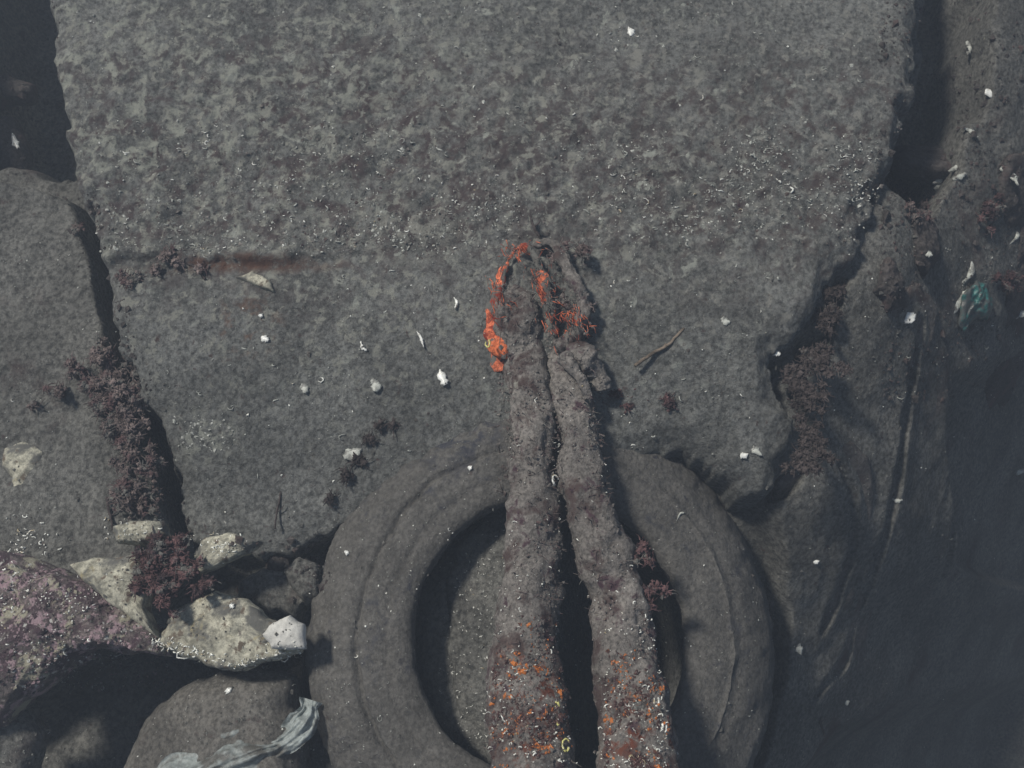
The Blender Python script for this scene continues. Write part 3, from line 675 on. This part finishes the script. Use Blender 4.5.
# general shell grit
refresh()
for x0, x1, x2, x3, ytop, mm, sh in ((494, 566, 492, 572, 655, 1, 3), (608, 664, 604, 672, 690, 1, 9)):
    mb = MB()
    for _ in range(2200):
        py = 790-abs(rng.normal(0, .42))*(790-ytop)*1.6; t = (py-640)/130
        px = rng.uniform(x0+(x2-x0)*t, x1+(x3-x1)*t)
        if py < ytop-40 or NM(px*.05+sh, py*.05+sh) < rng.uniform(-.35, .35): continue
        p = hit(px, py)
        if p[2] < .1: continue
        mb.crumb(p, min(.0011*math.exp(abs(rng.normal(0, .6))), .0045), .7)
    tag(mb.build('encrusting_growth', M['crust'], rope, smooth=False), kind='stuff')
refresh(); mb = MB(); me_ = MB()
for _ in range(3800):
    py = rng.uniform(270, 766); t = (py-350)/420
    px = rng.uniform(500-12*t, 600+75*t)
    if NM(px*.07+3, py*.07+3) < rng.uniform(-.9, .3): continue
    p = hit(px, py)
    if p[2] > .088 and math.hypot(p[0]-TC[0], p[1]-TC[1]) < .40:
        mb.crumb(p, min(.0012*math.exp(abs(rng.normal(0, .5))), .004), .5)
        if rng.random() < .12:
            q = p+np.array([0, 0, .0015]); v = rng.normal(0, .002, 3); me_.tube([p, q+v, q+v*2.2+rng.normal(0, .0012, 3)], [.0006, .0005, .0003], 4)
tag(mb.build('silt_flakes', M['rope'], rope, smooth=False), kind='stuff'); tag(me_.build('algae_fuzz', M['algae'], rope, smooth=False), kind='stuff')
mb = MB()
for _ in range(7000):
    px, py = rng.uniform(2, 1022), rng.uniform(2, 766)
    if NM(px*.025+31, py*.025+13) < rng.uniform(-.8, .5) or 490 < px < 660 and py > 270: continue
    mb.crumb(hit(px, py, -.0002), min(.0009*math.exp(abs(rng.normal(0, .55))), .0042), .4)
tag(mb.build('silt_flakes', M['silt'], smooth=False), 'soft grey silt flakes and crumbs settled over every surface', 'silt', kind='stuff')
refresh(); mb = MB()
for _ in range(2600):
    k = rng.random()
    if k < .62: px, py = rng.uniform(880, 1022), rng.uniform(2, 400)
    elif k < .72: px, py = rng.uniform(2, 60), rng.uniform(2, 175)
    elif k < .9: t = rng.random(); px, py = 80+t*95+rng.normal(0, 9), 190+t*340
    else: px, py = rng.uniform(230, 330), rng.uniform(540, 600)
    if NM(px*.03+5, py*.03+40) < rng.uniform(-.9, .3): continue
    mb.crumb(hit(px, py), min(.0012*math.exp(abs(rng.normal(0, .75))), .007), .7)
tag(mb.build('gravel', M['rubble'], smooth=False), 'loose dark gravel and crumbs lying in the gaps and among the rubble', 'gravel', kind='stuff')
refresh(); mb = MB(); mbr = MB()
for _ in range(3400):
    px, py = rng.uniform(2, 1022), rng.uniform(240, 766)
    if NM(px*.012+20, py*.012+20) < rng.uniform(-.7, .6): continue
    p = hit(px, py); q = mbr if rng.random() < .12 else mb; k = 1.5 if q is mbr else 1
    if px > 880 and py < 400: k *= 1.5
    if rng.random() < .5: worm(q, p, rng.uniform(.0006, .002)*k, rng.uniform(.0002, .00045)*k)
    else: q.crumb(p+np.array([0, 0, .0002]), rng.uniform(.0004, .0012)*k, .5)
for _ in range(230):
    px, py = np.clip(rng.normal(478, 22), 440, 520), rng.uniform(520, 740); worm(mbr, hit(px, py), rng.uniform(.0008, .0024), rng.uniform(.0003, .0006))
for _ in range(420):
    px = rng.uniform(500, 580) if rng.random() < .5 else rng.uniform(600, 668); py = 768-abs(rng.normal(0, 75))
    worm(mbr, hit(px, min(py, 766), .0005), rng.uniform(.0006, .0024), rng.uniform(.0003, .0008))
tag(mb.build('shell_grit', M['shell_dull']), 'fine whitish shell grit strewn over the grey silt', 'grit', kind='stuff')
tag(mbr.build('glinting_grit', M['worm']), 'bright glinting shell specks on the ropes, the tyre and the mud', 'grit', kind='stuff')
# ------------------------------------------------------------------ algae, debris, twigs
def tuft(name, spots, m, label, cat, group=None, n=700, hgt=.02, base=None):
    mb = MB(); tot = sum(s_[4] for s_ in spots)
    for cx, cy, sx, sy, wgt in spots:
        k = int(n*wgt/tot); nc = max(2, k//34)
        for _c in range(nc):
            qx, qy = np.clip(rng.normal(0, .8, 2), -1.7, 1.7)
            p0 = at_surf(cx+qx*sx, cy+qy*sy) if base is None else A(cx+qx*sx, cy+qy*sy, base)
            fall = math.exp(-(qx*qx+qy*qy)*.3); hh = hgt*rng.uniform(.3, 1.1)*fall; rad = rng.uniform(.004, .009)
            for _ in range(30):
                th = rng.uniform(0, 6.28); ph = min(abs(rng.normal(0, .9)), 1.5)
                d = np.array([math.cos(th)*math.sin(ph), math.sin(th)*math.sin(ph), math.cos(ph)*.8])
                p = p0+np.array([0, 0, hh])+d*rad*rng.uniform(.6, 1.1)
                if rng.random() < .62: mb.crumb(p, rng.uniform(.0014, .0036), .6)
                else:
                    q = [p-d*.003]; v = d+rng.normal(0, .6, 3); L_ = rng.uniform(.0015, .0036)
                    for _k in range(4):
                        v = v*.8+rng.normal(0, .5, 3); v[2] *= .6; q.append(q[-1]+v/np.linalg.norm(v)*L_)
                    mb.tube(q, [.0007, .0007, .0006, .0005, .0003], 4)
            if hh > .005: mb.tube([p0-np.array([0, 0, .004]), p0+np.array([0, 0, hh])], [.002, rad*.6], 6)
    loc = tuple(A(spots[0][0], spots[0][1], base or .08))
    return tag(mb.build(name, m, loc=loc, smooth=False), label, cat, group)
tuft('algae_tuft', [(124, 425, 18, 26, 3), (138, 470, 14, 24, 2.5), (98, 370, 20, 16, 1.5), (118, 398, 16, 18, 1.5), (60, 398, 14, 5, .4), (130, 505, 10, 10, .8)], M['algae'], 'long brownish purple algae tuft growing along the left crevice', 'algae', n=4200, hgt=.022, base=.082)
tuft('algae_tuft', [(168, 560, 17, 16, 3), (158, 590, 16, 20, 2), (195, 575, 14, 12, 1)], M['red'], 'bushy dark red algae tuft among the pale stones', 'algae', n=1900, hgt=.022, base=.118)
tuft('algae_tuft', [(630, 392, 22, 5, 3), (655, 402, 12, 5, 1), (612, 400, 9, 8, 1)], M['red'], 'low dark red algae tuft at the top of the tyre right of the ropes', 'algae', n=520, hgt=.01, base=.085)
tuft('algae_tuft', [(575, 312, 12, 9, 2), (582, 260, 10, 14, 1), (560, 250, 8, 6, 1)], M['algae'], 'brown algae fuzz on the right of the orange eye', 'algae', n=500, hgt=.01, base=.135)
tuft('algae_tuft', [(150, 270, 22, 7, 2), (185, 262, 14, 6, 1), (125, 285, 16, 8, 1)], M['algae'], 'low brown algae tuft at the left end of the rusty ledge line', 'algae', n=420, hgt=.007)
tuft('weed_debris', [(808, 400, 14, 26, 3), (820, 360, 18, 10, 2), (828, 318, 7, 18, 1), (826, 294, 12, 5, 1), (815, 440, 10, 18, 1.5), (800, 462, 10, 10, 1), (795, 375, 5, 16, 1)], M['dark'], 'branching dark weed debris caught along the right side of the block', 'weed', n=3600, hgt=.010, base=.082)
tuft('weed_debris', [(385, 425, 8, 4, 1), (368, 438, 8, 4, 1), (345, 475, 5, 9, 1), (350, 460, 8, 5, 1), (330, 500, 5, 10, .7)], M['dark'], 'dark weed scraps in the crevice left of the tyre', 'weed', n=420, hgt=.006)
tuft('algae_tuft', [(650, 600, 10, 22, 1), (640, 560, 8, 12, .6)], M['red'], 'dark red fuzz hanging from the right rope over the tyre hole', 'algae', n=420, hgt=.008, base=.115)

tuft('algae_tuft', [(912, 205, 10, 12, 1), (926, 212, 12, 8, 1)], M['algae'], 'brown algae growth between the block and the white shell cluster', 'algae', n=600, hgt=.012)
tuft('algae_tuft', [(985, 215, 10, 10, 1)], M['red'], 'reddish algae growth beside the dark rounded stone at the right edge', 'algae', n=400, hgt=.012)
tuft('algae_tuft', [(1008, 285, 9, 10, 1)], M['red'], 'reddish algae growth just right of the teal scrap', 'algae', n=400, hgt=.012)
def twig(path, z, r0, r1, label, m='twig', name='twig'):
    mb = MB(); P = spline([A(a, b, z+(q if len(pt) > 2 else 0)) for pt in path for a, b, q in [(pt[0], pt[1], pt[2] if len(pt) > 2 else 0)]], 26)
    P = P+np.cumsum(rng.normal(0, .0003, P.shape), axis=0); mb.tube(P, np.linspace(r0, r1, 26), 7)
    return mb, P
for path, r0, r1, lab, m in (
    ([(684, 328), (668, 345), (650, 355), (634, 366)], .0016, .0022, 'thin pale twig lying on the block right of the rope shadow', 'twig'),
    ([(530, 214), (534, 226), (541, 238)], .0011, .002, 'short dark stalk above the orange eye', 'dark'),
    ([(185, 262), (196, 268), (204, 280)], .0015, .0015, 'short dark stalk at the rusty ledge line', 'dark'),
    ([(818, 705), (820, 722), (826, 738)], .0022, .0014, 'thin dark stick on the silt at lower right', 'dark'),
    ([(107, 497), (110, 515), (112, 530)], .0018, .0014, 'short dark stick below the brownish algae tuft', 'dark'),
    ([(213, 712), (213, 724), (212, 738)], .0014, .0016, 'dark stick on the boulder in the hollow', 'dark'),
    ([(281, 490), (278, 510), (277, 528)], .0012, .0010, 'thin dark stalk left of the tyre on the block', 'dark')):
    z = zs(path[1][0], path[1][1], .003)
    if 'boulder' in lab: z = .035
    if 'orange eye' in lab: z += .01
    mb, P = twig(path, z, r0, r1, lab); q = P[13]+np.array([.001, 0, 0])
    mb.tube([q, q+np.array([.004, .003, .001]), q+np.array([.007, .008, .001])], [r1*.7, r1*.5, r1*.3], 5)
    tag(mb.build('twig', M[m], loc=tuple(P[13])), lab, 'twig')

# torn plastic film
M['film'].node_tree.nodes['Principled BSDF'].inputs['Alpha'].default_value = .58
def film():
    spine = spline([A(312, 700, .070), A(304, 722, .074), A(282, 742, .07), (A(250, 752, .07)), A(200, 775, .064), A(130, 830, .055)], 90)
    wid = np.interp(np.linspace(0, 1, 90), [0, .25, .5, .8, 1], [.010, .016, .019, .027, .045])
    T = np.gradient(spine, axis=0); T[:, 2] = 0; T /= np.linalg.norm(T, axis=1)[:, None]; Nn = np.stack([-T[:, 1], T[:, 0], 0*T[:, 0]], 1)
    k = 40; Vt = []
    for i in range(90):
        q = np.linspace(-1, 1, k); e = 1+.25*noise(np.full(k, i*.16), q*0+3, seed=8)
        p = spine[i]+Nn[i]*(wid[i]*q*e)[:, None]
        z = .006*np.sin(q*3+i*.02)+.005*fbm(p[:, 0]+p[:, 1]*.5, p[:, 1]*1.6, 0, 34, 5, 700, .6)+.005*np.abs(noise(q*3.5, q*0+i*.05, seed=31))+.003*np.abs(np.sin(q*6+1.5*noise(q*0+i*.12, q*0, seed=33)))
        p[:, 2] += z; Vt.append(p)
    V1 = np.concatenate(Vt); n = len(V1); V2 = V1-np.array([0, 0, .0006])
    f = grid_faces(90, k); Fc = [tuple(q) for q in f]+[tuple(q[::-1]+n) for q in f]
    for i in range(89):
        Fc.append((i*k, (i+1)*k, n+(i+1)*k, n+i*k)); a = i*k+k-1; Fc.append((a, n+a, n+a+k, a+k))
    loc = tuple(spine[40]); return mesh_obj('plastic_film', np.concatenate([V1, V2]), Fc, M['film'], loc=loc)
tag(film(), 'crumpled pale blue plastic film at the bottom left beside the tyre', 'plastic sheet')
teal = plate('plastic_scrap', [(952, 304), (968, 288), (990, 286), (1002, 296), (998, 314), (980, 318), (964, 332), (956, 328)], 'flush', .008, M['teal'], 'teal plastic scrap with white specks among the dark rubble', 'plastic scrap', seed=540, amp=.008, edge=.15, nper=90)
